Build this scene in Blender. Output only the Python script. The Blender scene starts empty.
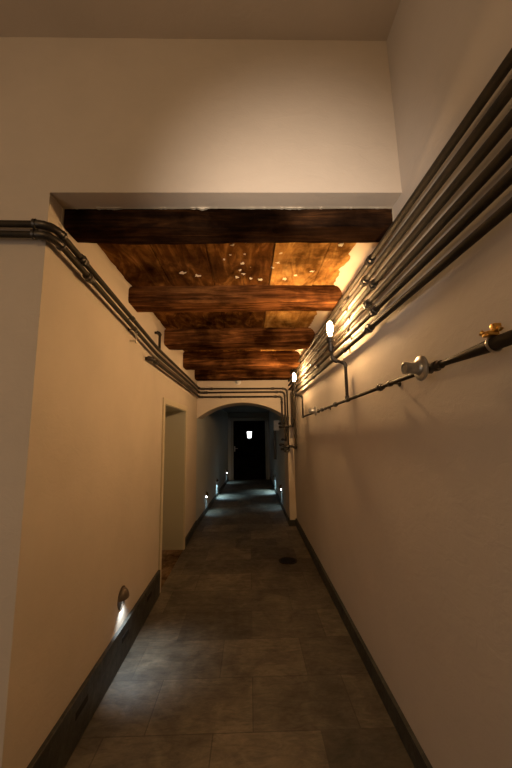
import bpy, bmesh, math, random
from mathutils import Vector, Matrix, noise
random.seed(7)
S = bpy.context.scene
C = S.collection
V = Vector

# ------------------------------------------------------------------ materials
def nodes(name):
    m = bpy.data.materials.new(name); m.use_nodes = True
    nt = m.node_tree; b = nt.nodes['Principled BSDF']
    return m, nt, b
def N(nt, t, **kw):
    n = nt.nodes.new(t)
    for k, v in kw.items():
        if k in n.inputs: n.inputs[k].default_value = v
        else: setattr(n, k, v)
    return n
def coords(nt, scale=(1,1,1)):
    g = N(nt, 'ShaderNodeNewGeometry'); mp = N(nt, 'ShaderNodeMapping')
    mp.inputs['Scale'].default_value = scale
    nt.links.new(g.outputs['Position'], mp.inputs['Vector'])
    return mp.outputs['Vector']
def ramp(nt, fac, stops):
    r = N(nt, 'ShaderNodeValToRGB'); e = r.color_ramp.elements
    while len(e) < len(stops): e.new(.5)
    for i, (p, c) in enumerate(stops):
        e[i].position = p; e[i].color = (*c, 1) if len(c) == 3 else c
    nt.links.new(fac, r.inputs['Fac']); return r.outputs['Color']
def bump(nt, b, h, strength, dist=.01):
    n = N(nt, 'ShaderNodeBump'); n.inputs['Strength'].default_value = strength; n.inputs['Distance'].default_value = dist
    nt.links.new(h, n.inputs['Height']); nt.links.new(n.outputs['Normal'], b.inputs['Normal'])
def mix(nt, fac, a, c, mode='MIX'):
    n = N(nt, 'ShaderNodeMix', data_type='RGBA', blend_type=mode)
    for sock, v in ((n.inputs['Factor'], fac), (n.inputs[6], a), (n.inputs[7], c)):
        if hasattr(v, 'is_linked'): nt.links.new(v, sock)
        else: sock.default_value = v if not isinstance(v, tuple) else (*v, 1)[:4]
    return n.outputs[2]

def plaster(name, col, var=.06, bs=.25, rough=.8):
    m, nt, b = nodes(name)
    co = coords(nt)
    n1 = N(nt, 'ShaderNodeTexNoise', Scale=1.7, Detail=6.0, Roughness=.6); nt.links.new(co, n1.inputs['Vector'])
    a = tuple(c*(1-var) for c in col); d = tuple(min(1, c*(1+var)) for c in col)
    nt.links.new(ramp(nt, n1.outputs['Fac'], [(.3, a), (.7, d)]), b.inputs['Base Color'])
    co2 = coords(nt, (1, 1, 1.6))
    n2 = N(nt, 'ShaderNodeTexNoise', Scale=9.0, Detail=8.0, Roughness=.62, Distortion=.8); nt.links.new(co2, n2.inputs['Vector'])
    bump(nt, b, n2.outputs['Fac'], bs, .012)
    b.inputs['Roughness'].default_value = rough
    return m

def wood(name, stops, along='X', rough=.7, flecks=0.0, bs=.5, scale=3.0):
    m, nt, b = nodes(name)
    sc = {'X': (.55, 7, 7), 'Y': (5, 1.3, 5)}[along]
    co = coords(nt, sc)
    n1 = N(nt, 'ShaderNodeTexNoise', Scale=scale, Detail=9.0, Roughness=.62, Distortion=1.1); nt.links.new(co, n1.inputs['Vector'])
    c = ramp(nt, n1.outputs['Fac'], stops)
    co2 = coords(nt)
    n2 = N(nt, 'ShaderNodeTexNoise', Scale=2.6, Detail=5.0, Roughness=.6); nt.links.new(co2, n2.inputs['Vector'])
    dk = ramp(nt, n2.outputs['Fac'], [(.36, (.22, .19, .16)), (.50, (.75, .72, .70)), (.64, (1.3, 1.25, 1.15))])
    c = mix(nt, 1.0, c, dk, 'MULTIPLY')
    if flecks:
        n3 = N(nt, 'ShaderNodeTexNoise', Scale=11.0, Detail=4.0, Roughness=.55); nt.links.new(co2, n3.inputs['Vector'])
        f = ramp(nt, n3.outputs['Fac'], [(flecks, (0, 0, 0)), (flecks+.03, (1, 1, 1))])
        c = mix(nt, f, c, (.62, .52, .38))
    nt.links.new(c, b.inputs['Base Color'])
    bump(nt, b, n1.outputs['Fac'], bs, .02)
    b.inputs['Roughness'].default_value = rough; b.inputs['Specular IOR Level'].default_value = 0
    return m

def metal(name, col, rough=.42, met=.9, rust=None):
    m, nt, b = nodes(name)
    co = coords(nt)
    n1 = N(nt, 'ShaderNodeTexNoise', Scale=14.0, Detail=6.0, Roughness=.65); nt.links.new(co, n1.inputs['Vector'])
    lo = tuple(c*.75 for c in col); hi = rust or tuple(min(1, c*1.25) for c in col)
    nt.links.new(ramp(nt, n1.outputs['Fac'], [(.35, lo), (.68, hi)]), b.inputs['Base Color'])
    nt.links.new(ramp(nt, n1.outputs['Fac'], [(.3, (rough*.8,)*3), (.7, (min(1, rough*1.25),)*3)]), b.inputs['Roughness'])
    b.inputs['Metallic'].default_value = met
    return m

def slate(name, c1, c2, c3, rough=.55, tile=True):
    m, nt, b = nodes(name)
    co = coords(nt)
    n1 = N(nt, 'ShaderNodeTexNoise', Scale=3.2, Detail=9.0, Roughness=.66, Distortion=.6); nt.links.new(co, n1.inputs['Vector'])
    c = ramp(nt, n1.outputs['Fac'], [(.3, c1), (.5, c2), (.72, c3)])
    h = n1.outputs['Fac']
    if tile:
        br = N(nt, 'ShaderNodeTexBrick', offset=.37, squash=1.0)
        br.inputs['Scale'].default_value = 1.0
        br.inputs['Mortar Size'].default_value = .004
        br.inputs['Mortar Smooth'].default_value = .3
        br.inputs['Bias'].default_value = 0
        br.inputs['Brick Width'].default_value = .62
        br.inputs['Row Height'].default_value = .43
        br.inputs['Color1'].default_value = (.60, .59, .57, 1)
        br.inputs['Color2'].default_value = (1.30, 1.25, 1.16, 1)
        br.inputs['Mortar'].default_value = (.62, .60, .57, 1)
        nt.links.new(co, br.inputs['Vector'])
        c = mix(nt, 1.0, c, br.outputs['Color'], 'MULTIPLY')
        n4 = N(nt, 'ShaderNodeTexNoise', Scale=.9, Detail=3.0); nt.links.new(co, n4.inputs['Vector'])
        c = mix(nt, 1.0, c, ramp(nt, n4.outputs['Fac'], [(.35, (.8, .8, .8)), (.65, (1.15, 1.12, 1.08))]), 'MULTIPLY')
    n2 = N(nt, 'ShaderNodeTexNoise', Scale=16.0, Detail=8.0, Roughness=.7); nt.links.new(co, n2.inputs['Vector'])
    n5 = N(nt, 'ShaderNodeTexNoise', Scale=9.0, Detail=8.0, Roughness=.72, Distortion=1.5); nt.links.new(coords(nt, (.7, 2.2, 2.2)), n5.inputs['Vector'])
    c = mix(nt, 1.0, c, ramp(nt, n5.outputs['Fac'], [(.32, (.62, .61, .60)), (.5, (.98, .97, .95)), (.7, (1.4, 1.36, 1.28))]), 'MULTIPLY')
    nt.links.new(c, b.inputs['Base Color'])
    bump(nt, b, n2.outputs['Fac'], .35, .012)
    nt.links.new(ramp(nt, n2.outputs['Fac'], [(.3, (rough*.8,)*3), (.7, (rough*1.25,)*3)]), b.inputs['Roughness'])
    return m

def emit(name, col, strength):
    m, nt, b = nodes(name)
    b.inputs['Base Color'].default_value = (*col, 1)
    b.inputs['Emission Color'].default_value = (*col, 1)
    b.inputs['Emission Strength'].default_value = strength
    return m
def plain(name, col, rough=.6, met=0):
    m, nt, b = nodes(name)
    co = coords(nt)
    n1 = N(nt, 'ShaderNodeTexNoise', Scale=20.0, Detail=4.0); nt.links.new(co, n1.inputs['Vector'])
    nt.links.new(ramp(nt, n1.outputs['Fac'], [(.3, tuple(c*.9 for c in col)), (.7, tuple(c*1.1 for c in col))]), b.inputs['Base Color'])
    b.inputs['Roughness'].default_value = rough; b.inputs['Metallic'].default_value = met
    return m

M_wall = plaster('cream_plaster', (.60, .51, .41))
M_wall_r = plaster('trowelled_plaster', (.55, .49, .43), .05, .2)
M_pass = plaster('passage_plaster', (.50, .51, .50))
M_vault = plaster('shaded_vault', (.10, .10, .095), .15, .4)  # passage ceiling: its lack of light is put into the dark colour
M_paint = plaster('painted_reveal', (.48, .46, .36), .02, .05, .55)
M_casing = plaster('painted_casing', (.60, .52, .38), .02, .03, .5)
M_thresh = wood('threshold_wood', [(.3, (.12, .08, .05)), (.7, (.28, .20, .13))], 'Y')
M_beam_dark = wood('near_black_oak', [(.3, (.008, .005, .004)), (.52, (.030, .015, .008)), (.75, (.10, .045, .018))], 'X')  # darker oak tone, for the first beam alone
M_beam = wood('old_oak', [(.3, (.016, .007, .003)), (.5, (.10, .040, .014)), (.74, (.30, .135, .045))], 'X', .6)
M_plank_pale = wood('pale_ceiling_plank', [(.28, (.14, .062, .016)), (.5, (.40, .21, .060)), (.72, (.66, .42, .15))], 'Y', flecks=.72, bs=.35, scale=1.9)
M_plank = wood('ceiling_plank', [(.28, (.028, .011, .004)), (.5, (.11, .046, .013)), (.72, (.32, .16, .045))], 'Y', flecks=.735, bs=.35, scale=1.9)
M_flake = plaster('plaster_flake', (.66, .58, .44), .1, .6)
M_pipe = metal('blackened_steel', (.034, .029, .022), .68, .75, (.075, .057, .037))
M_fit = metal('iron_fitting', (.075, .065, .055), .4, .8)
M_alu = metal('cast_aluminium', (.42, .41, .39), .36, .8)
M_brass = metal('brass', (.75, .45, .12), .32, 1.0)
M_zinc = metal('zinc', (.6, .55, .48), .35, 1.0)
M_floor = slate('slate_floor', (.06, .054, .045), (.115, .103, .084), (.185, .168, .138), .58)
M_skirt = slate('slate_skirting', (.020, .021, .019), (.038, .039, .035), (.068, .069, .061), .5, False)
M_black = plain('black_void', (.006, .006, .006), .7)
M_drain = metal('cast_iron_cover', (.02, .018, .016), .6, .6)
M_door = wood('dark_door_wood', [(.3, (.004, .0035, .003)), (.55, (.008, .007, .006)), (.8, (.016, .012, .010))], 'Y', .6)
M_stone = plaster('grey_stone', (.34, .34, .31), .12, .5)
M_grey = plain('grey_enamel', (.75, .75, .74), .45)
M_darkplast = plain('black_plastic', (.015, .015, .016), .5)
M_hood = metal('bronze_hood', (.13, .10, .075), .5, .5)
M_detector = plain('white_plastic', (.78, .76, .72), .45)
M_bulb = emit('warm_bulb', (1.0, .59, .25), 950)
M_led = emit('cool_led', (.80, .92, 1.0), 30)
M_pane = emit('lit_pane', (.93, 1.0, .97), 3.0)
M_filament_base = M_brass

# ------------------------------------------------------------------ geometry helpers
def wloc(o):
    l = V((0, 0, 0))
    while o is not None: l = l + o.location; o = o.parent
    return l
def obj(name, bm, mat, parent=None, smooth=False, loc=None, label=None):
    """link a bmesh given in world coordinates as one object"""
    bmesh.ops.recalc_face_normals(bm, faces=bm.faces)
    if loc is None:
        if parent is not None: loc = wloc(parent)
        else: loc = V((0, 0, 0))
    loc = V(loc)
    bmesh.ops.translate(bm, verts=bm.verts, vec=-loc)
    me = bpy.data.meshes.new(name); bm.to_mesh(me); bm.free()
    if smooth:
        for p in me.polygons: p.use_smooth = True
        try: me.set_sharp_from_angle(angle=math.radians(40))
        except Exception: pass
    me.materials.append(mat)
    o = bpy.data.objects.new(name, me); C.objects.link(o)
    if parent is not None:
        o.parent = parent; o.location = loc - wloc(parent)
    else: o.location = loc
    if label: o['label'] = label
    return o
def tag(o, label, cat, group=None):
    o['label'] = label; o['category'] = cat
    if group: o['group'] = group
    return o
def thing(name, loc, label, cat, group=None):
    o = bpy.data.objects.new(name, None); C.objects.link(o); o.location = loc; o.empty_display_size = .05
    return tag(o, label, cat, group)
def struct(name, bm, mat, **k):
    o = obj(name, bm, mat, **k)
    if o.parent is None: o['kind'] = 'structure'
    return o
def box(bm, x0, x1, y0, y1, z0, z1, bev=0):
    vs = [bm.verts.new((x, y, z)) for x in (x0, x1) for y in (y0, y1) for z in (z0, z1)]
    fs = [bm.faces.new([vs[i] for i in f]) for f in ((0,1,3,2), (4,6,7,5), (0,4,5,1), (2,3,7,6), (0,2,6,4), (1,5,7,3))]
    if bev:
        es = list({e for f in fs for e in f.edges})
        bmesh.ops.bevel(bm, geom=es, offset=bev, segments=2, affect='EDGES', profile=.5)
    return bm
def B(*a, bev=0): return box(bmesh.new(), *a, bev=bev)
def frame(d):
    d = d.normalized(); a = V((0, 0, 1)) if abs(d.z) < .9 else V((1, 0, 0))
    u = d.cross(a).normalized(); return u, u.cross(d).normalized()
def sweep(bm, pts, rad, seg=14, cap=True):
    """tube through pts; rad a number or a list"""
    pts = [V(p) for p in pts]; n = len(pts)
    if not isinstance(rad, (list, tuple)): rad = [rad]*n
    T = []
    for i in range(n):
        a = pts[max(0, i-1)]; b = pts[min(n-1, i+1)]; T.append((b-a).normalized())
    u, w = frame(T[0]); rings = []
    for i in range(n):
        if i:
            ax = T[i-1].cross(T[i])
            if ax.length > 1e-7:
                q = Matrix.Rotation(T[i-1].angle(T[i]), 3, ax.normalized()); u = q @ u
            u = (u - T[i]*u.dot(T[i])).normalized(); w = T[i].cross(u)
        else: w = T[0].cross(u)
        rings.append([bm.verts.new(pts[i] + (u*math.cos(t) + w*math.sin(t))*rad[i]) for t in [2*math.pi*k/seg for k in range(seg)]])
    for a, b in zip(rings, rings[1:]):
        for k in range(seg): bm.faces.new((a[k], a[(k+1) % seg], b[(k+1) % seg], b[k]))
    if cap: bm.faces.new(rings[0][::-1]); bm.faces.new(rings[-1])
    return bm
def lathe(bm, base, axis, prof, seg=24):
    """prof: list of (distance along axis, radius)"""
    base = V(base); d = V(axis).normalized(); u, w = frame(d); rings = []
    for h, r in prof:
        rings.append([bm.verts.new(base + d*h + (u*math.cos(t) + w*math.sin(t))*max(r, 1e-4)) for t in [2*math.pi*k/seg for k in range(seg)]])
    for a, b in zip(rings, rings[1:]):
        for k in range(seg): bm.faces.new((a[k], a[(k+1) % seg], b[(k+1) % seg], b[k]))
    bm.faces.new(rings[0][::-1]); bm.faces.new(rings[-1])
    return bm
def prism(bm, poly, y0, y1):
    a = [bm.verts.new((x, y0, z)) for x, z in poly]; b = [bm.verts.new((x, y1, z)) for x, z in poly]
    bm.faces.new(a); bm.faces.new(b[::-1]); n = len(a)
    for i in range(n): bm.faces.new((a[i], b[i], b[(i+1) % n], a[(i+1) % n]))
    return bm
def fillet(pts, rb, k=7):
    """polyline with rounded corners; returns path and the arcs"""
    pts = [V(p) for p in pts]; out = [pts[0]]; arcs = []
    for i in range(1, len(pts)-1):
        p = pts[i]; d1 = (pts[i-1]-p); d2 = (pts[i+1]-p)
        r = min(rb, d1.length*.48, d2.length*.48); a = p + d1.normalized()*r; b = p + d2.normalized()*r
        arc = []
        for j in range(k+1):
            t = j/k; arc.append(a*(1-t)**2 + p*2*t*(1-t) + b*t**2)
        if d1.angle(d2) < math.radians(150): arcs.append(arc)
        out += arc
    out.append(pts[-1]); return out, arcs

def pipe_run(name, pts, r, label, cat, group, couplings=(), clamps=(), rb=.055, mat=None, wall=None):
    """a run of screwed steel pipe: tube, elbow fittings, couplings, wall clamps.
    couplings / clamps: (point, direction) along the run; wall: clamp stem direction and length"""
    t = thing(name, pts[0], label, cat, group)
    path, arcs = fillet(pts, rb)
    obj('pipe', sweep(bmesh.new(), path, r), mat or M_pipe, t, True)
    for arc in arcs:
        bm = bmesh.new(); sweep(bm, arc, r*1.28)
        for p, d in ((arc[0], arc[1]-arc[0]), (arc[-1], arc[-2]-arc[-1])):
            lathe(bm, p - d.normalized()*r*.35, d, [(0, r*1.3), (0.001, r*1.55), (r*.8, r*1.55), (r*.8+.001, r*1.25)], 16)
        obj('elbow', bm, M_fit, t, True)
    for p, d in couplings:
        d = V(d).normalized(); p = V(p); bm = bmesh.new()
        L = r*2.1
        lathe(bm, p - d*L, d, [(0, r*1.05), (.001, r*1.38), (L*.55, r*1.42), (L*.56, r*1.25), (L*.7, r*1.25)], 16)
        lathe(bm, p - d*L*.25, d, [(0, r*1.3), (.0015, r*1.72), (L*.62, r*1.72), (L*.64, r*1.3)], 6)
        lathe(bm, p + d*L*.38, d, [(0, r*1.25), (L*.1, r*1.38), (L*.6, r*1.38), (L*.61, r*1.05)], 16)
        obj('coupling', bm, M_fit, t, True)
    for p, d, w, ln in clamps:
        d = V(d).normalized(); p = V(p); w = V(w).normalized(); bm = bmesh.new()
        lathe(bm, p - d*.011, d, [(0, r*1.02), (.0005, r*1.22), (.022, r*1.22), (.0225, r*1.02)], 20)
        s = w.cross(d).normalized()
        for sg in (1, -1): lathe(bm, p + s*sg*(r*1.2) - w*.006, w, [(0, .004), (.001, .006), (.012, .006), (.013, .004)], 8)
        sweep(bm, [p + w*r, p + w*(ln - .004)], .0045, 8)
        lathe(bm, p + w*(ln - .006), w, [(0, .006), (.001, .016), (.005, .016), (.0055, .01)], 14)
        obj('clamp', bm, M_fit, t, True)
    return t

# ------------------------------------------------------------------ the setting
XL, XR, YF, YA = -1.0, .83, 1.53, 6.30
ZC = 3.86                       # entry ceiling
def xr(z): return .845 - .0135*z   # the right wall leans in slightly
ZL = 2.92                       # underside of the lintel
ZB = 2.93                       # underside of the ceiling boards

struct('floor', B(-3.1, 1.0, -2.6, 12.6, -.12, 0), M_floor)
bm = bmesh.new(); box(bm, -3.1, 1.0, -2.6, YF, ZC, ZC+.12); struct('ceiling', bm, M_wall)
# front wall with the wide opening
bm = bmesh.new()
prism(bm, [(-3.1, 0), (XL, 0), (XL, ZL), (xr(ZL), ZL), (xr(ZC), ZC), (-3.1, ZC)], YF, 1.65)
struct('wall_front', bm, M_wall)
struct('wall_entry_left', B(-3.2, -3.1, -2.6, YF+.1, 0, ZC), M_wall)
struct('wall_entry_back', B(-3.1, xr(ZC), -2.7, -2.6, 0, ZC), M_wall)
# right wall, gently uneven
bm = bmesh.new(); prism(bm, [(xr(0), 0), (xr(ZC), ZC), (1.0, ZC), (1.0, 0)], -2.6, YA); struct('wall_right', bm, M_wall_r)
# left corridor wall with the deep doorway
D0, D1, DH = 3.87, 5.16, 2.045
bm = bmesh.new()
box(bm, -1.65, XL, 1.65, D0, 0, 3.02); box(bm, -1.65, XL, D1, YA, 0, 3.02); box(bm, -1.65, XL, D0, D1, DH, 3.02)
struct('wall_left', bm, M_wall)
# arch wall
spr, apex, xc = 1.975, 2.265, -.14
poly = [(.72, 0), (xr(0), 0), (xr(3.02), 3.02), (XL, 3.02), (XL, spr)]
hw = .86; rise = apex - spr; R_ = (hw*hw + rise*rise)/(2*rise); a0 = math.asin(hw/R_)
for i in range(1, 25):
    a = -a0 + 2*a0*i/24; poly.append((xc + R_*math.sin(a), apex - R_ + R_*math.cos(a)))
bm = bmesh.new(); prism(bm, poly, YA, 6.95); bm.normal_update(); bmesh.ops.triangulate(bm, faces=[f for f in bm.faces if len(f.verts) > 4])
struct('wall_back', bm, M_wall)
# the passage beyond
def oblique(x0, y0, x1, y1, th, z0, z1):
    bm = bmesh.new(); p = [(x0, y0), (x1, y1), (x1-th, y1), (x0-th, y0)]
    a = [bm.verts.new((*q, z0)) for q in p]; b = [bm.verts.new((*q, z1)) for q in p]
    bm.faces.new(a[::-1]); bm.faces.new(b)
    for i in range(4): bm.faces.new((a[i], a[(i+1) % 4], b[(i+1) % 4], b[i]))
    return bm
def xpl(y): return XL + (y - YA)*.2/6.0       # left passage wall leans inwards towards the end door
struct('wall_passage_left', oblique(XL, YA, xpl(12.3), 12.3, .3, 0, 2.45), M_pass)
struct('wall_passage_right', B(.72, .9, 6.95, 12.3, 0, 2.45), M_pass)
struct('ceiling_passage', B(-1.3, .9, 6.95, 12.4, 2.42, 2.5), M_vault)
bm = bmesh.new(); prism(bm, [(-1.3, 0), (-.60, 0), (-.60, 2.12), (.57, 2.12), (.57, 0), (.9, 0), (.9, 2.42), (-1.3, 2.42)], 12.25, 12.5)
bm.normal_update(); bmesh.ops.triangulate(bm, faces=[f for f in bm.faces if len(f.verts) > 4])
struct('wall_passage_end', bm, M_pass)
struct('wall_behind_door', B(-.9, .9, 12.5, 12.6, 0, 2.42), M_black)

# plank ceiling between the beams
bm = bmesh.new(); x = XL
ws = [.36, .36, .46, .37, .40]
for w in ws:
    x1 = min(x + w, xr(2.95))
    dz = random.uniform(-.006, .006)
    box(bm, x + .003, x1 - .003, 1.6, YA, ZB + dz, ZB + .05 + dz, bev=.004); x = x1
    if x >= xr(2.95) - .001: break
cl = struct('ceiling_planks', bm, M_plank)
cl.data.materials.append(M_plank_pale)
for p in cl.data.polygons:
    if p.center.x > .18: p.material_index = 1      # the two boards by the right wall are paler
struct('ceiling_slab', B(-1.65, XR, 1.65, YA, ZB+.065, 3.1), M_black)
# flakes of old plaster still sticking to the boards
def blob(bm, c, r, th, nseg=11, ax=(1, 1)):
    ang = [2*math.pi*k/nseg for k in range(nseg)]; a = []; b = []
    for t in ang:
        q = r*random.uniform(.3, 1.35); a.append(bm.verts.new((c[0] + q*ax[0]*math.cos(t), c[1] + q*ax[1]*math.sin(t), c[2])))
        q *= .7; b.append(bm.verts.new((c[0] + q*ax[0]*math.cos(t), c[1] + q*ax[1]*math.sin(t), c[2]-th)))
    bm.faces.new(a); bm.faces.new(b[::-1])
    for i in range(nseg): bm.faces.new((a[i], a[(i+1) % nseg], b[(i+1) % nseg], b[i]))
bm = bmesh.new()
for (cx, cy, r) in [(-.10, 2.02, .017), (-.02, 1.98, .018), (-.12, 2.14, .012), (-.17, 2.2, .01), (.23, 2.12, .014), (.22, 2.25, .022), (.19, 2.32, .014),
                    (-.50, 2.4, .028), (-.40, 2.44, .03), (-.06, 2.36, .018), (-.03, 2.42, .02), (-.04, 2.26, .014), (.02, 2.5, .015), (.38, 2.45, .016),
                    (.10, 2.52, .018), (.5, 2.38, .02), (-.09, 2.47, .02), (.30, 2.5, .024), (-.02, 2.13, .01), (.62, 2.02, .02)]:
    blob(bm, (cx, cy, ZB-.004), r*.95, .003, 13, (1, random.uniform(.7, 1.5)))
o = obj('plaster_flakes', bm, M_flake, cl); o['kind'] = 'stuff'

# ragged plaster fillets where the walls meet the boards
def cove(y0, y1, side, wid, n=26, seedv=0.0):
    bm = bmesh.new(); rows = []
    for i in range(n+1):
        y = y0 + (y1-y0)*i/n
        e = noise.noise(V((y*7, seedv, 0)))*.5 + noise.noise(V((y*19, seedv, 3)))*.3
        w = max(.012, wid*(1 + e)); h = wid*1.5*(1 + .3*e); row = []
        for k in range(6):
            t = k/5*math.pi/2
            dx = w*(1 - math.sin(t)); dz = h*(1 - math.cos(t))
            xw = xr(2.93) if side > 0 else XL
            row.append(bm.verts.new((xw - side*dx, y, ZB - .004 - dz)))
        row.append(bm.verts.new((xw, y, ZB))); rows.append(row)
    m = len(rows[0])
    for a, b in zip(rows, rows[1:]):
        for k in range(m): bm.faces.new((a[k], b[k], b[(k+1) % m], a[(k+1) % m]))
    bm.faces.new(rows[0]); bm.faces.new(rows[-1][::-1])
    return bm
BEAMS = [(1.655, 1.83, 2.815, -.995, .81), (2.63, 2.88, 2.785, -1.0, .80), (3.78, 4.10, 2.74, -1.0, .80), (4.90, 5.20, 2.69, -1.0, .80), (5.97, 6.27, 2.685, -1.0, .80)]
for i in range(4):
    y0, y1 = BEAMS[i][1]-.02, BEAMS[i+1][0]+.02
    struct('trim_%d' % (2*i+1), cove(y0, y1, 1, .085, seedv=i*3.1), M_wall, smooth=True)
    struct('trim_%d' % (2*i+2), cove(y0, y1, -1, .022, seedv=i*5.7+1), M_wall, smooth=True)
# crumbly plaster seam over the first beam and at its two ends
def ragged(bm, p0, d, side, L, y0, y1, wmax, seedv, n=150):
    """thin ragged ribbon of plaster: p0 (x, z), direction d, width grows along side"""
    a = []; b = []
    for k in range(n+1):
        t = L*k/n; e = noise.noise(V((t*6, seedv, 0)))*.6 + noise.noise(V((t*23, seedv, 2)))*.4 + noise.noise(V((t*60, seedv, 5)))*.25
        w = .0006 + wmax*max(0, e + .05)**1.4
        x, z = p0[0] + d[0]*t, p0[1] + d[1]*t
        a.append((x - side[0]*.01, z - side[1]*.01)); b.append((x + side[0]*w, z + side[1]*w))
    for k in range(n):
        prism(bm, [a[k], a[k+1], b[k+1], b[k]], y0, y1)
bm = bmesh.new()
ragged(bm, (XL, ZL), (1, 0), (0, -1), xr(2.9)-XL, 1.640, 1.655, .030, 2.0)
ragged(bm, (xr(2.9), 2.80), (0, 1), (-1, 0), .13, 1.640, 1.655, .075, 9.0, 40)
ragged(bm, (XL, 2.80), (0, 1), (1, 0), .13, 1.640, 1.655, .03, 4.0, 40)
struct('trim_9', bm, M_flake)

# beams: hewn, slightly wavy timbers
labels = ['near-black rough beam right behind the plaster lintel, first of the ceiling beams',
          'orange-lit second ceiling beam, beside the nearer glowing bulb',
          'dim brown third ceiling beam, in the middle of the row',
          'fourth ceiling beam, second from the arch wall, brown with a lit right end',
          'reddish brown last ceiling beam, lying against the arch wall']
for i, (y0, y1, zb, x0, x1) in enumerate(BEAMS):
    bm = bmesh.new(); n = 44; rows = []
    prof = [(0, 1), (0, .55), (0, .12), (.06, .02), (.14, 0), (.5, 0), (.86, 0), (.94, .02), (1, .12), (1, .55), (1, 1)]
    zt = ZB + .03 if i else ZL + .05
    for k in range(n+1):
        x = x0 + (x1-x0)*k/n; row = []
        for j, (u, v) in enumerate(prof):
            p = V((x*2.2, j*.35, i*9.0)); w = noise.noise(p)*.013 + noise.noise(p*3.7)*.006
            p2 = V((x*2.0, j*.35, i*9.0 + 50)); w2 = noise.noise(p2)*.012 + noise.noise(p2*4.1)*.006
            yy = y0 + (y1-y0)*u + w*(1 if j < 5 or j > 6 else 0)
            if i == 4: yy = min(yy, YA - .002)
            if i == 0: yy = max(yy, 1.652)
            row.append(bm.verts.new((x, yy, zb + (zt-zb)*v + (w2 if v < .9 else 0))))
        rows.append(row)
    m = len(prof)
    for a, b in zip(rows, rows[1:]):
        for k in range(m): bm.faces.new((a[k], b[k], b[(k+1) % m], a[(k+1) % m]))
    bm.faces.new(rows[0]); bm.faces.new(rows[-1][::-1])
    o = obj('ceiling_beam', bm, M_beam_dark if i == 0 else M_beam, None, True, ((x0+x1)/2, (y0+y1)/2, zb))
    tag(o, labels[i], 'beam', 'old wooden ceiling beams')

# skirting
SK = .975
bl = struct('baseboard_left', B(XL, XL+.026, YF+.0, D0-.075, 0, .255, bev=.004), M_skirt)
for y in (2.07, 2.735, 3.34):
    bm = bmesh.new(); box(bm, XL+.022, XL+.0275, y, y+.14, .145, .185, bev=.002)
    obj('vent_slot', bm, M_black, bl, label='narrow dark slot in the skirting')
struct('baseboard_left_beyond_door', B(XL, XL+.02, D1+.075, YA, 0, .125, bev=.003), M_skirt)
struct('baseboard_right', B(xr(0)-.026, xr(.125), -2.6, YA, 0, .125), M_skirt)
struct('baseboard_pier', B(.70, xr(0)-.026, YA-.02, YA, 0, .10, bev=.003), M_skirt)
struct('baseboard_passage_right', B(.70, .72, YA, 12.25, 0, .10, bev=.003), M_skirt)
struct('baseboard_passage_left', oblique(XL+.02, YA, xpl(12.25)+.02, 12.25, .02, 0, .10), M_skirt)

# doorway in the left wall: reveal lining, casing, door set deep inside
d1 = bpy.data.objects.new('door_1', None); C.objects.link(d1); d1.location = (XL, (D0+D1)/2, 0); d1['kind'] = 'structure'
bm = bmesh.new()
box(bm, -1.6, XL-.001, D0, D0+.012, 0, DH); box(bm, -1.6, XL-.001, D1-.012, D1, 0, DH); box(bm, -1.6, XL-.001, D0+.012, D1-.012, DH-.012, DH)
obj('reveal_lining', bm, M_paint, d1)
bm = bmesh.new(); cw = .07
box(bm, XL, XL+.018, D0-cw, D0+.004, 0, DH+cw, bev=.005); box(bm, XL, XL+.018, D1-.004, D1+cw, 0, DH+cw, bev=.005); box(bm, XL, XL+.018, D0, D1, DH-.004, DH+cw, bev=.005)
obj('casing', bm, M_casing, d1)
bm = bmesh.new(); box(bm, -1.6, -1.56, D0+.012, D1-.012, .010, DH-.012)
for z0, z1 in ((.15, .9), (1.05, 1.85)):
    for y0, y1 in ((D0+.12, D0+.57), (D1-.57, D1-.12)): box(bm, -1.562, -1.552, y0, y1, z0, z1, bev=.004)
dl = obj('door_leaf', bm, M_paint, d1)
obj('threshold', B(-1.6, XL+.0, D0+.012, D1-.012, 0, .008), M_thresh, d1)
bm = bmesh.new(); lathe(bm, (-1.56, D0+.12, 1.0), (1, 0, 0), [(0, .02), (.006, .02), (.008, .01), (.045, .01)], 14); sweep(bm, [(-1.515, D0+.12, 1.0), (-1.515, D0+.24, 1.0)], .009, 10)
obj('door_handle', bm, M_alu, dl, True)

# end door of the passage
d2 = bpy.data.objects.new('door_2', None); C.objects.link(d2); d2.location = (-.015, 12.25, 0); d2['kind'] = 'structure'
bm = bmesh.new(); x0, x1 = -.60, .57
box(bm, x0-.09, x0, 12.19, 12.30, 0, 2.12, bev=.008); box(bm, x1, x1+.09, 12.19, 12.30, 0, 2.12, bev=.008); box(bm, x0-.12, x1+.12, 12.17, 12.30, 2.12, 2.24, bev=.012)
obj('stone_surround', bm, M_stone, d2)
px0, px1, pz0, pz1 = -.105, .085, 1.48, 1.725
bm = bmesh.new()
box(bm, x0+.003, px0, 12.30, 12.35, .01, 2.117); box(bm, px1, x1-.003, 12.30, 12.35, .01, 2.117); box(bm, px0, px1, 12.30, 12.35, .01, pz0); box(bm, px0, px1, 12.30, 12.35, pz1, 2.117)
for a, b in ((x0+.08, -.08), (.05, x1-.08)):
    box(bm, a, b, 12.285, 12.302, .18, .62, bev=.006); box(bm, a, b, 12.285, 12.302, .72, 1.3, bev=.006)
leaf = obj('door_leaf', bm, M_door, d2)
bm = bmesh.new(); pv = [(px0, pz1), (px1, pz1), (px1-.025, pz0), (px0+.025, pz0)]
prism(bm, pv, 12.315, 12.33); obj('lit_window_pane', bm, M_pane, leaf, label='small glowing window pane in the dark door')
bm = bmesh.new()
prism(bm, [(px0-.02, pz1+.02), (px1+.02, pz1+.02), (px1+.02, pz1-.004), (px0-.02, pz1-.004)], 12.288, 12.312)
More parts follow.
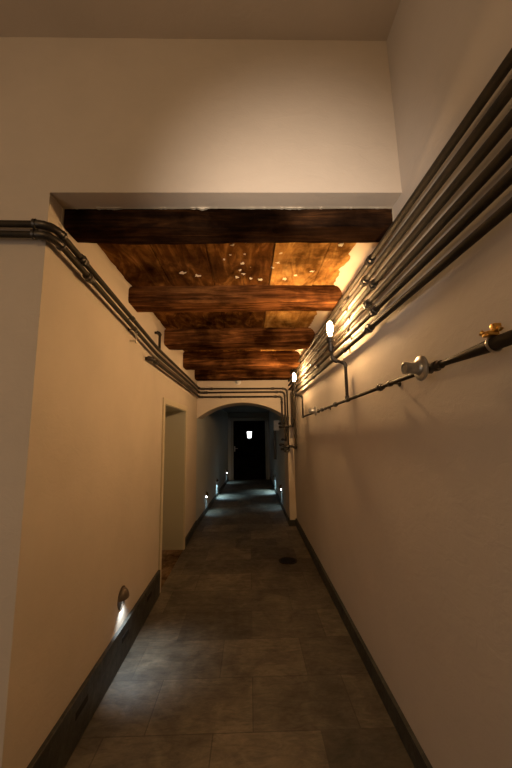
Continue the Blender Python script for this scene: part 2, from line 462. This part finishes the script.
prism(bm, [(px0-.02, pz0+.004), (px1+.02, pz0+.004), (px1+.02, pz0-.02), (px0-.02, pz0-.02)], 12.288, 12.312)
prism(bm, [(px0-.02, pz1), (px0+.004, pz1), (px0+.03, pz0), (px0-.02, pz0)], 12.288, 12.312)
prism(bm, [(px1-.004, pz1), (px1+.02, pz1), (px1+.02, pz0), (px1-.03, pz0)], 12.288, 12.312)
obj('pane_frame', bm, M_door, leaf)
bm = bmesh.new(); box(bm, -.575, -.535, 12.275, 12.301, 1.0, 1.2, bev=.005); sweep(bm, [(-.555, 12.28, 1.12), (-.555, 12.235, 1.12), (-.44, 12.235, 1.115)], .009, 10)
obj('door_handle', bm, M_alu, leaf, True)

# ------------------------------------------------------------------ pipes on the right wall
Yd = (0, 1, 0); PX = .77
order = ['topmost', 'second from the top', 'third from the top', 'fourth from the top', 'fifth from the top', 'lowest']
zs = [2.758, 2.674, 2.590, 2.507, 2.425, 2.343]
cy = [1.92, 2.03, 1.91, 2.02, 1.915, 2.007]
cy2 = [3.55, 3.85, 3.6, 3.9, 3.62, 3.88]
for i, z in enumerate(zs):
    y_start = -2.55
    if i < 4: pts = [(PX, y_start, z), (PX, YA, z)]
    elif i == 4: pts = [(PX, y_start, z), (PX, 5.90, z), (PX, 5.90, 1.80), (PX, 6.205, 1.80), (.636, 6.205, 1.80), (.636, 6.98, 1.80), (.7195, 6.98, 1.80)]
    else: pts = [(PX, y_start, z), (PX, 5.55, z), (PX, 5.55, 1.43), (PX, 6.205, 1.43), (.636, 6.205, 1.43), (.636, 6.98, 1.43), (.7195, 6.98, 1.43)]
    extra = [((PX, 5.90, 1.9), (0, 0, 1))] if i == 4 else ([((PX, 5.55, 1.62), (0, 0, 1))] if i == 5 else [])
    pipe_run('steel_pipe', pts, .0175, order[i] + (' of the six dark steel pipes along the right wall' if i < 4 else ' of the six right wall pipes, bent down before the arch'),
             'pipe', 'six parallel pipes on the right wall',
             [((PX, cy[i], z), Yd), ((PX, cy2[i], z), Yd)] + extra,
             [((PX, y, z), Yd, (1, 0, 0), xr(z)-PX) for y in (-.6 + i*.004, 2.5 + (i % 2)*.05, 4.4 + (i % 2)*.05)])

# ------------------------------------------------------------------ pipes along the left wall and over the arch
LX = -.945
r = .0165
yW = YF - .045
a = pipe_run('steel_pipe', [(-2.9, yW, 2.745), (LX-.0, yW, 2.712), (LX, 3.38, 2.572), (LX, 6.255, 2.535), (.728, 6.255, 2.522), (.728, 6.255, 1.34), (.665, 6.255, 1.34), (.665, 6.98, 1.34), (.7195, 6.98, 1.34)], r,
    'upper of two dark pipes bending round the left corner, topmost over the arch', 'pipe', 'pipes from the left corner to the arch',
    [((LX, 1.78, 2.69), Yd), ((-.72, 6.255, 2.533), (1, 0, 0)), ((.45, 6.255, 2.524), (1, 0, 0)), ((.728, 6.255, 1.95), (0, 0, 1))],
    [((LX, 2.6, 2.631), Yd, (-1, 0, 0), XL*-1+LX), ((-2.0, yW, 2.730), (1, 0, 0), (0, 1, 0), .045)], mat=M_pipe, rb=.085)
b = pipe_run('steel_pipe', [(-2.9, yW, 2.690), (LX-.0, yW, 2.658), (LX, 3.38, 2.500), (LX, 6.255, 2.462), (.682, 6.255, 2.458), (.682, 6.255, 1.54), (.682, 6.98, 1.54), (.7195, 6.98, 1.54)], r,
    'lower of two dark pipes bending round the left corner, middle one over the arch', 'pipe', 'pipes from the left corner to the arch',
    [((LX, 1.86, 2.623), Yd), ((-.82, 6.255, 2.462), (1, 0, 0)), ((.52, 6.255, 2.458), (1, 0, 0)), ((.682, 6.255, 1.72), (0, 0, 1))],
    [((LX, 2.66, 2.562), Yd, (-1, 0, 0), XL*-1+LX), ((-2.04, yW, 2.677), (1, 0, 0), (0, 1, 0), .045)], rb=.085)
c = pipe_run('steel_pipe', [(XL, 3.13, 2.42), (LX, 3.13, 2.42), (LX, 6.255, 2.377), (.622, 6.255, 2.368), (.622, 6.255, 1.87), (.622, 6.98, 1.87), (.7195, 6.98, 1.87)], r,
    'lowest of three dark pipes over the arch, starting at the left wall before the doorway', 'pipe', 'pipes from the left corner to the arch',
    [((-.55, 6.255, 2.374), (1, 0, 0)), ((.50, 6.255, 2.369), (1, 0, 0)), ((.622, 6.255, 2.25), (0, 0, 1)), ((LX, 3.3, 2.417), Yd)],
    [((LX, 4.6, 2.399), Yd, (-1, 0, 0), XL*-1+LX)])
pipe_run('branch_pipe', [(-.945, 3.41, 2.590), (-.945, 3.41, 2.765), (-1.0, 3.41, 2.765)], .0135,
    'short dark branch pipe rising from the left wall pipes into the wall', 'pipe', None, [], [], rb=.035)
# short hanging rod under the left pipes
bm = bmesh.new(); lathe(bm, (LX, 2.70, 2.54), (0, 0, -1), [(0, .008), (.01, .010), (.012, .006), (.07, .006), (.072, .010), (.085, .010), (.087, .004)], 10)
lathe(bm, (LX-.001, 2.70, 2.475), (-1, 0, 0), [(0, .005), (.054, .005)], 8)
o = obj('pipe_hanger', bm, M_zinc, None, True, (LX, 2.70, 2.47)); tag(o, 'small light metal hanger fixed under the left wall pipes before the second beam', 'bracket')

# ------------------------------------------------------------------ the lower pipe with lamps on the right wall
def zl(y): return 1.962 - (y - .9)*.0150
LPX = .765
t = thing('lamp_pipe', (LPX, 4.72, zl(4.72)), 'thin dark pipe on the right wall below the six, carrying both bulb arms', 'pipe')
bm = bmesh.new()
ys = [-2.55, .97, 1.02, 1.2, 1.26, 4.72]; rr = [.021, .021, .0205, .013, .0115, .0115]
sweep(bm, [(LPX, y, zl(y)) for y in ys], rr)
obj('pipe', bm, M_pipe, t, True)
for y in (1.30, 1.885, 2.90, 3.45):
    bm = bmesh.new(); p = V((LPX, y, zl(y))); rr_ = .0115
    lathe(bm, p - V((0, .035, 0)), Yd, [(0, .012), (.001, .017), (.02, .018), (.021, .0145), (.028, .0145), (.029, .022), (.047, .022), (.048, .0145), (.052, .0165), (.07, .0165), (.071, .012)], 12)
    obj('coupling', bm, M_fit, t, True)
for y in (1.75, 3.3, .2):
    bm = bmesh.new(); p = V((LPX, y, zl(y))); ra = .0125 if y > 1 else .0215
    lathe(bm, p - V((0, .01, 0)), Yd, [(0, ra), (.001, ra+.004), (.02, ra+.004), (.021, ra)], 16); sweep(bm, [p, p + V((xr(1.95)-LPX, 0, 0))], .0045, 8)
    lathe(bm, (xr(1.95)-.006, y, zl(y)), (1, 0, 0), [(0, .008), (.001, .017), (.006, .017)], 14)
    obj('clamp', bm, M_fit, t, True)

def lamp(y, label):
    z0 = zl(y); t = thing('pipe_lamp', (LPX, y, z0), label, 'lamp', 'bulbs on pipe arms')
    bm = bmesh.new(); lathe(bm, (LPX, y-.03, z0+.0005), Yd, [(0, .013), (.001, .0175), (.06, .0175), (.061, .013)], 14); lathe(bm, (LPX, y, z0), (0, 0, 1), [(0, .0175), (.03, .0175), (.031, .013)], 14)
    obj('tee', bm, M_fit, t, True)
    path, arcs = fillet([(LPX, y, z0+.01), (LPX, y, z0+.30), (.667, y, z0+.315), (.655, y, z0+.42)], .035)
    arm = obj('arm', sweep(bmesh.new(), path, .0125), M_pipe, t, True)
    for arc in arcs: obj('elbow', sweep(bmesh.new(), arc, .0165), M_fit, arm, True)
    zb = z0 + .385
    bm = bmesh.new(); lathe(bm, (.656, y, zb), (0, 0, 1), [(0, .014), (.004, .020), (.02, .021), (.022, .028), (.04, .030), (.043, .022), (.075, .023), (.078, .033), (.098, .033), (.10, .027), (.125, .024), (.127, .016)], 18)
    so = obj('socket', bm, M_fit, t, True)
    bm = bmesh.new(); h = zb + .137
    sweep(bm, [(.656, y, zb + .12), (.656, y, h + .002)], .012, 12)
    lathe(bm, (.656, y, h), (0, 0, 1), [(0, .011), (.008, .012), (.022, .018), (.045, .0225), (.075, .023), (.095, .020), (.108, .013), (.114, .005)], 20)
    obj('bulb', bm, M_bulb, so, True, label='glowing tubular bulb')
    return t
lamp(2.54, 'glowing bulb on a bent pipe arm beside the second beam, the nearer of the two')
lamp(4.70, 'glowing bulb on a bent pipe arm at the far end of the right wall')

def flange(y, label):
    z = zl(y); t = thing('flanged_valve', (LPX, y, z), label, 'valve', 'flanged fittings on the thin pipe')
    obj('flange', lathe(bmesh.new(), (LPX-.018, y, z+.006), (-1, 0, 0), [(0, .02), (.002, .050), (.006, .054), (.014, .054), (.018, .050), (.020, .030)], 28), M_alu, t, True)
    obj('stem', lathe(bmesh.new(), (LPX-.034, y, z+.006), (-1, 0, 0), [(0, .034), (.010, .030), (.014, .025), (.046, .023), (.050, .026), (.068, .026), (.070, .020), (.064, .018), (.064, .002)], 24), M_alu, t, True)
    obj('collar', lathe(bmesh.new(), (LPX+.02, y, z+.003), (-1, 0, 0), [(0, .014), (.002, .022), (.038, .022), (.040, .016)], 8), M_fit, t, True)
    return t
flange(1.37, 'large silver flanged fitting on the thin pipe, between brass clamp and nearer bulb arm')
flange(3.66, 'small-looking silver flanged fitting on the thin pipe, between the two bulb arms')

y = .98; z = zl(y)
t = thing('earthing_clamp', (LPX, y, z), 'brass clamp with a silver ring round the thick end of the lower right pipe', 'clamp')
bm = bmesh.new(); ring = [(LPX + .0245*math.cos(a), y, z + .0245*math.sin(a)) for a in [2*math.pi*k/20 for k in range(21)]]
sweep(bm, ring, .0042, 8); obj('ring', bm, M_zinc, t, True)
bm = bmesh.new(); box(bm, LPX-.026, LPX+.010, y-.016, y+.016, z+.024, z+.040, bev=.003); box(bm, LPX-.010, LPX+.014, y-.022, y-.002, z+.036, z+.062, bev=.003)
br = obj('bridge', bm, M_brass, t, True)
for k, (dx, dy, ax) in enumerate(((-.014, .016, (-.6, .6, .5)), (.004, -.02, (.1, -.5, .8)))):
    p = V((LPX+dx, y+dy, z+.036)); bm = bmesh.new(); lathe(bm, p, ax, [(0, .005), (.005, .005), (.006, .009), (.013, .009), (.014, .005)], 10); obj('screw', bm, M_brass, br, True)

# ------------------------------------------------------------------ small things
t = thing('detector', (-.21, YA, 2.665), 'small cream round detector on the arch wall right under the last beam', 'detector')
obj('base', lathe(bmesh.new(), (-.21, YA, 2.665), (0, -1, 0), [(0, .058), (.012, .058), (.018, .046)], 22), M_detector, t, True)
obj('dome', lathe(bmesh.new(), (-.21, YA-.014, 2.665), (0, -1, 0), [(0, .040), (.03, .038), (.055, .028), (.07, .008)], 22), M_detector, t, True)

t = thing('drain_cover', (.49, 4.66, 0), 'dark round drain cover set in the slate floor near the right wall', 'drain')
obj('rim', lathe(bmesh.new(), (.49, 4.66, 0), (0, 0, 1), [(0, .125), (.004, .123), (.005, .105)], 30), M_drain, t, True)
bm = bmesh.new()
for k in range(-4, 5):
    L = math.sqrt(.1**2 - (k*.022)**2); box(bm, .49-L, .49+L, 4.66+k*.022-.006, 4.66+k*.022+.006, .0045, .009, bev=.0015)
obj('grate', bm, M_drain, t)

t = thing('wall_box', (.72, 8.0, 1.05), 'grey box above a long black duct on the right wall of the dark passage', 'box')
cs = obj('casing', B(.585, .72, 7.93, 8.07, 1.73, 1.97, bev=.008), M_grey, t)
obj('lid', B(.60, .705, 7.915, 7.932, 1.75, 1.95, bev=.005), M_grey, cs)
obj('duct', B(.575, .635, 7.96, 8.04, 1.05, 1.735, bev=.006), M_darkplast, t, label='long black duct below the box')

# step lights low in the walls
def step_light(x, y, z, side, label, bright=False, power=2.0, dirv=None, col=(.50, .84, 1.0)):
    """eyelid wall light: half dome hood open at the bottom, side=+1 shines from the left wall"""
    t = thing('step_light', (x, y, z), label, 'light', 'small cool step lights low in the walls')
    R, bm = .072, bmesh.new(); rows = []
    for ring in (R, R-.006):
        for i in range(9):
            th = math.pi*(i/8)           # around the upper half, from front to back along y
            row = []
            for k in range(7):
                ph = (math.pi/2)*k/6
                row.append(bm.verts.new((x + side*ring*.75*math.sin(ph)*math.sin(th) , y + ring*math.cos(th)*1.0, z + ring*math.cos(ph)*math.sin(th))))
            rows.append(row)
    for s in (0, 9):
        for i in range(8):
            for k in range(6):
                a, b, c_, d = rows[s+i][k], rows[s+i+1][k], rows[s+i+1][k+1], rows[s+i][k+1]
                try: bm.faces.new((a, b, c_, d))
                except ValueError: pass
    for i in range(8): bm.faces.new((rows[i][6], rows[i+1][6], rows[9+i+1][6], rows[9+i][6]))
    bmesh.ops.remove_doubles(bm, verts=bm.verts, dist=1e-5)
    obj('hood', bm, M_hood, t, True)
    bm = bmesh.new(); lathe(bm, (x, y, z), (side, 0, 0), [(0, R*1.12), (.004, R*1.12), (.005, R)], 26)
    obj('backplate', bm, M_hood, t, True)
    bm = bmesh.new()
    if bright: lathe(bm, (x+side*.006, y-.035, z-.03), (side*.5, -.8, -.1), [(0, .012), (.010, .014), (.011, .010)], 16)
    else: lathe(bm, (x+side*.022, y, z+.008), (0, 0, -1), [(0, .012), (.004, .014), (.006, .012)], 16)
    obj('led', bm, M_led, t, True, label='bright cool white led')
    L = bpy.data.lights.new('step_spot', 'SPOT'); L.energy = power; L.color = col; L.spot_size = math.radians(105); L.spot_blend = .9; L.shadow_soft_size = .012
    lo = bpy.data.objects.new('step_spot', L); C.objects.link(lo); lo.parent = t
    lo.location = (side*.03, 0, -.006)
    dv = V(dirv or (side*.45, 0, -1)); lo.rotation_euler = dv.to_track_quat('-Z', 'Y').to_euler()
    return t
step_light(XL, 2.76, .455, 1, 'dark hooded step light low on the left wall before the doorway', False, 10, (.30, .05, -1), (.80, .92, 1.0))
step_light(xpl(7.45), 7.45, .36, 1, 'glowing step light on the left passage wall, nearest inside the arch', True, 5)
step_light(xpl(9.2), 9.2, .40, 1, 'step light on the left passage wall throwing a pale patch on the floor', False, 34)
step_light(xpl(11.7), 11.7, .36, 1, 'glowing step light on the left passage wall, close to the end door', True, 5)
step_light(.72, 7.85, .42, -1, 'glowing step light on the right passage wall, nearer to the arch pier', True, 5)
step_light(.72, 9.75, .42, -1, 'step light on the right passage wall, farther from the arch, pale streak below', False, 34)

# ------------------------------------------------------------------ entry room lamp and added fill lights behind the camera
def light(kind, name, loc, target, energy, col, **kw):
    L = bpy.data.lights.new(name, kind); L.energy = energy; L.color = col
    for k, v in kw.items(): setattr(L, k, v)
    o = bpy.data.objects.new(name, L); C.objects.link(o); o.location = loc
    o.rotation_euler = (V(target)-V(loc)).to_track_quat('-Z', 'Y').to_euler(); return o
light('SPOT', 'entry_fill_spot', (.12, .15, 2.32), (.24, 1.53, 2.70), 104, (1.0, .83, .68), spot_size=math.radians(66), spot_blend=1.0, shadow_soft_size=.06)  # unseen spot added to brighten the wall just above the opening
light('AREA', 'entry_lamp', (-.9, -1.4, 3.2), (-.4, .6, 1.6), 16, (1.0, .64, .30), shape='DISK', size=.7)
light('AREA', 'entry_fill_left', (-2.6, -1.4, 1.7), (-1.3, 1.5, 1.5), 12, (1.0, .86, .74), shape='RECTANGLE', size=1.0, size_y=1.8)  # unseen area light added to brighten the wall left of the opening

w = bpy.data.worlds.new('dim_surroundings'); S.world = w; w.use_nodes = True
w.node_tree.nodes['Background'].inputs['Color'].default_value = (.10, .085, .07, 1)
w.node_tree.nodes['Background'].inputs['Strength'].default_value = .3

# ------------------------------------------------------------------ camera
fpx, pitch, yaw, roll = 328.54, .14533, .0213, -.01484
cp, sp, cyw, syw = math.cos(pitch), math.sin(pitch), math.cos(yaw), math.sin(yaw)
fw = V((syw*cp, cyw*cp, sp)); rt = V((cyw, -syw, 0)); up = rt.cross(fw)
r2 = rt*math.cos(roll) + up*math.sin(roll); u2 = -rt*math.sin(roll) + up*math.cos(roll)
cam = bpy.data.cameras.new('camera'); co = bpy.data.objects.new('camera', cam); C.objects.link(co)
cam.sensor_fit = 'VERTICAL'; cam.sensor_height = 36; cam.sensor_width = 24; cam.lens = fpx/768*36; cam.clip_start = .02
mw = Matrix((( r2.x, u2.x, -fw.x, 0), (r2.y, u2.y, -fw.y, 0), (r2.z, u2.z, -fw.z, 1.7), (0, 0, 0, 1)))
co.matrix_world = mw
S.camera = co
S.view_settings.view_transform = 'Standard'; S.view_settings.look = 'None'
S.view_settings.exposure = 0; S.view_settings.gamma = 1; S.view_settings.use_curve_mapping = False
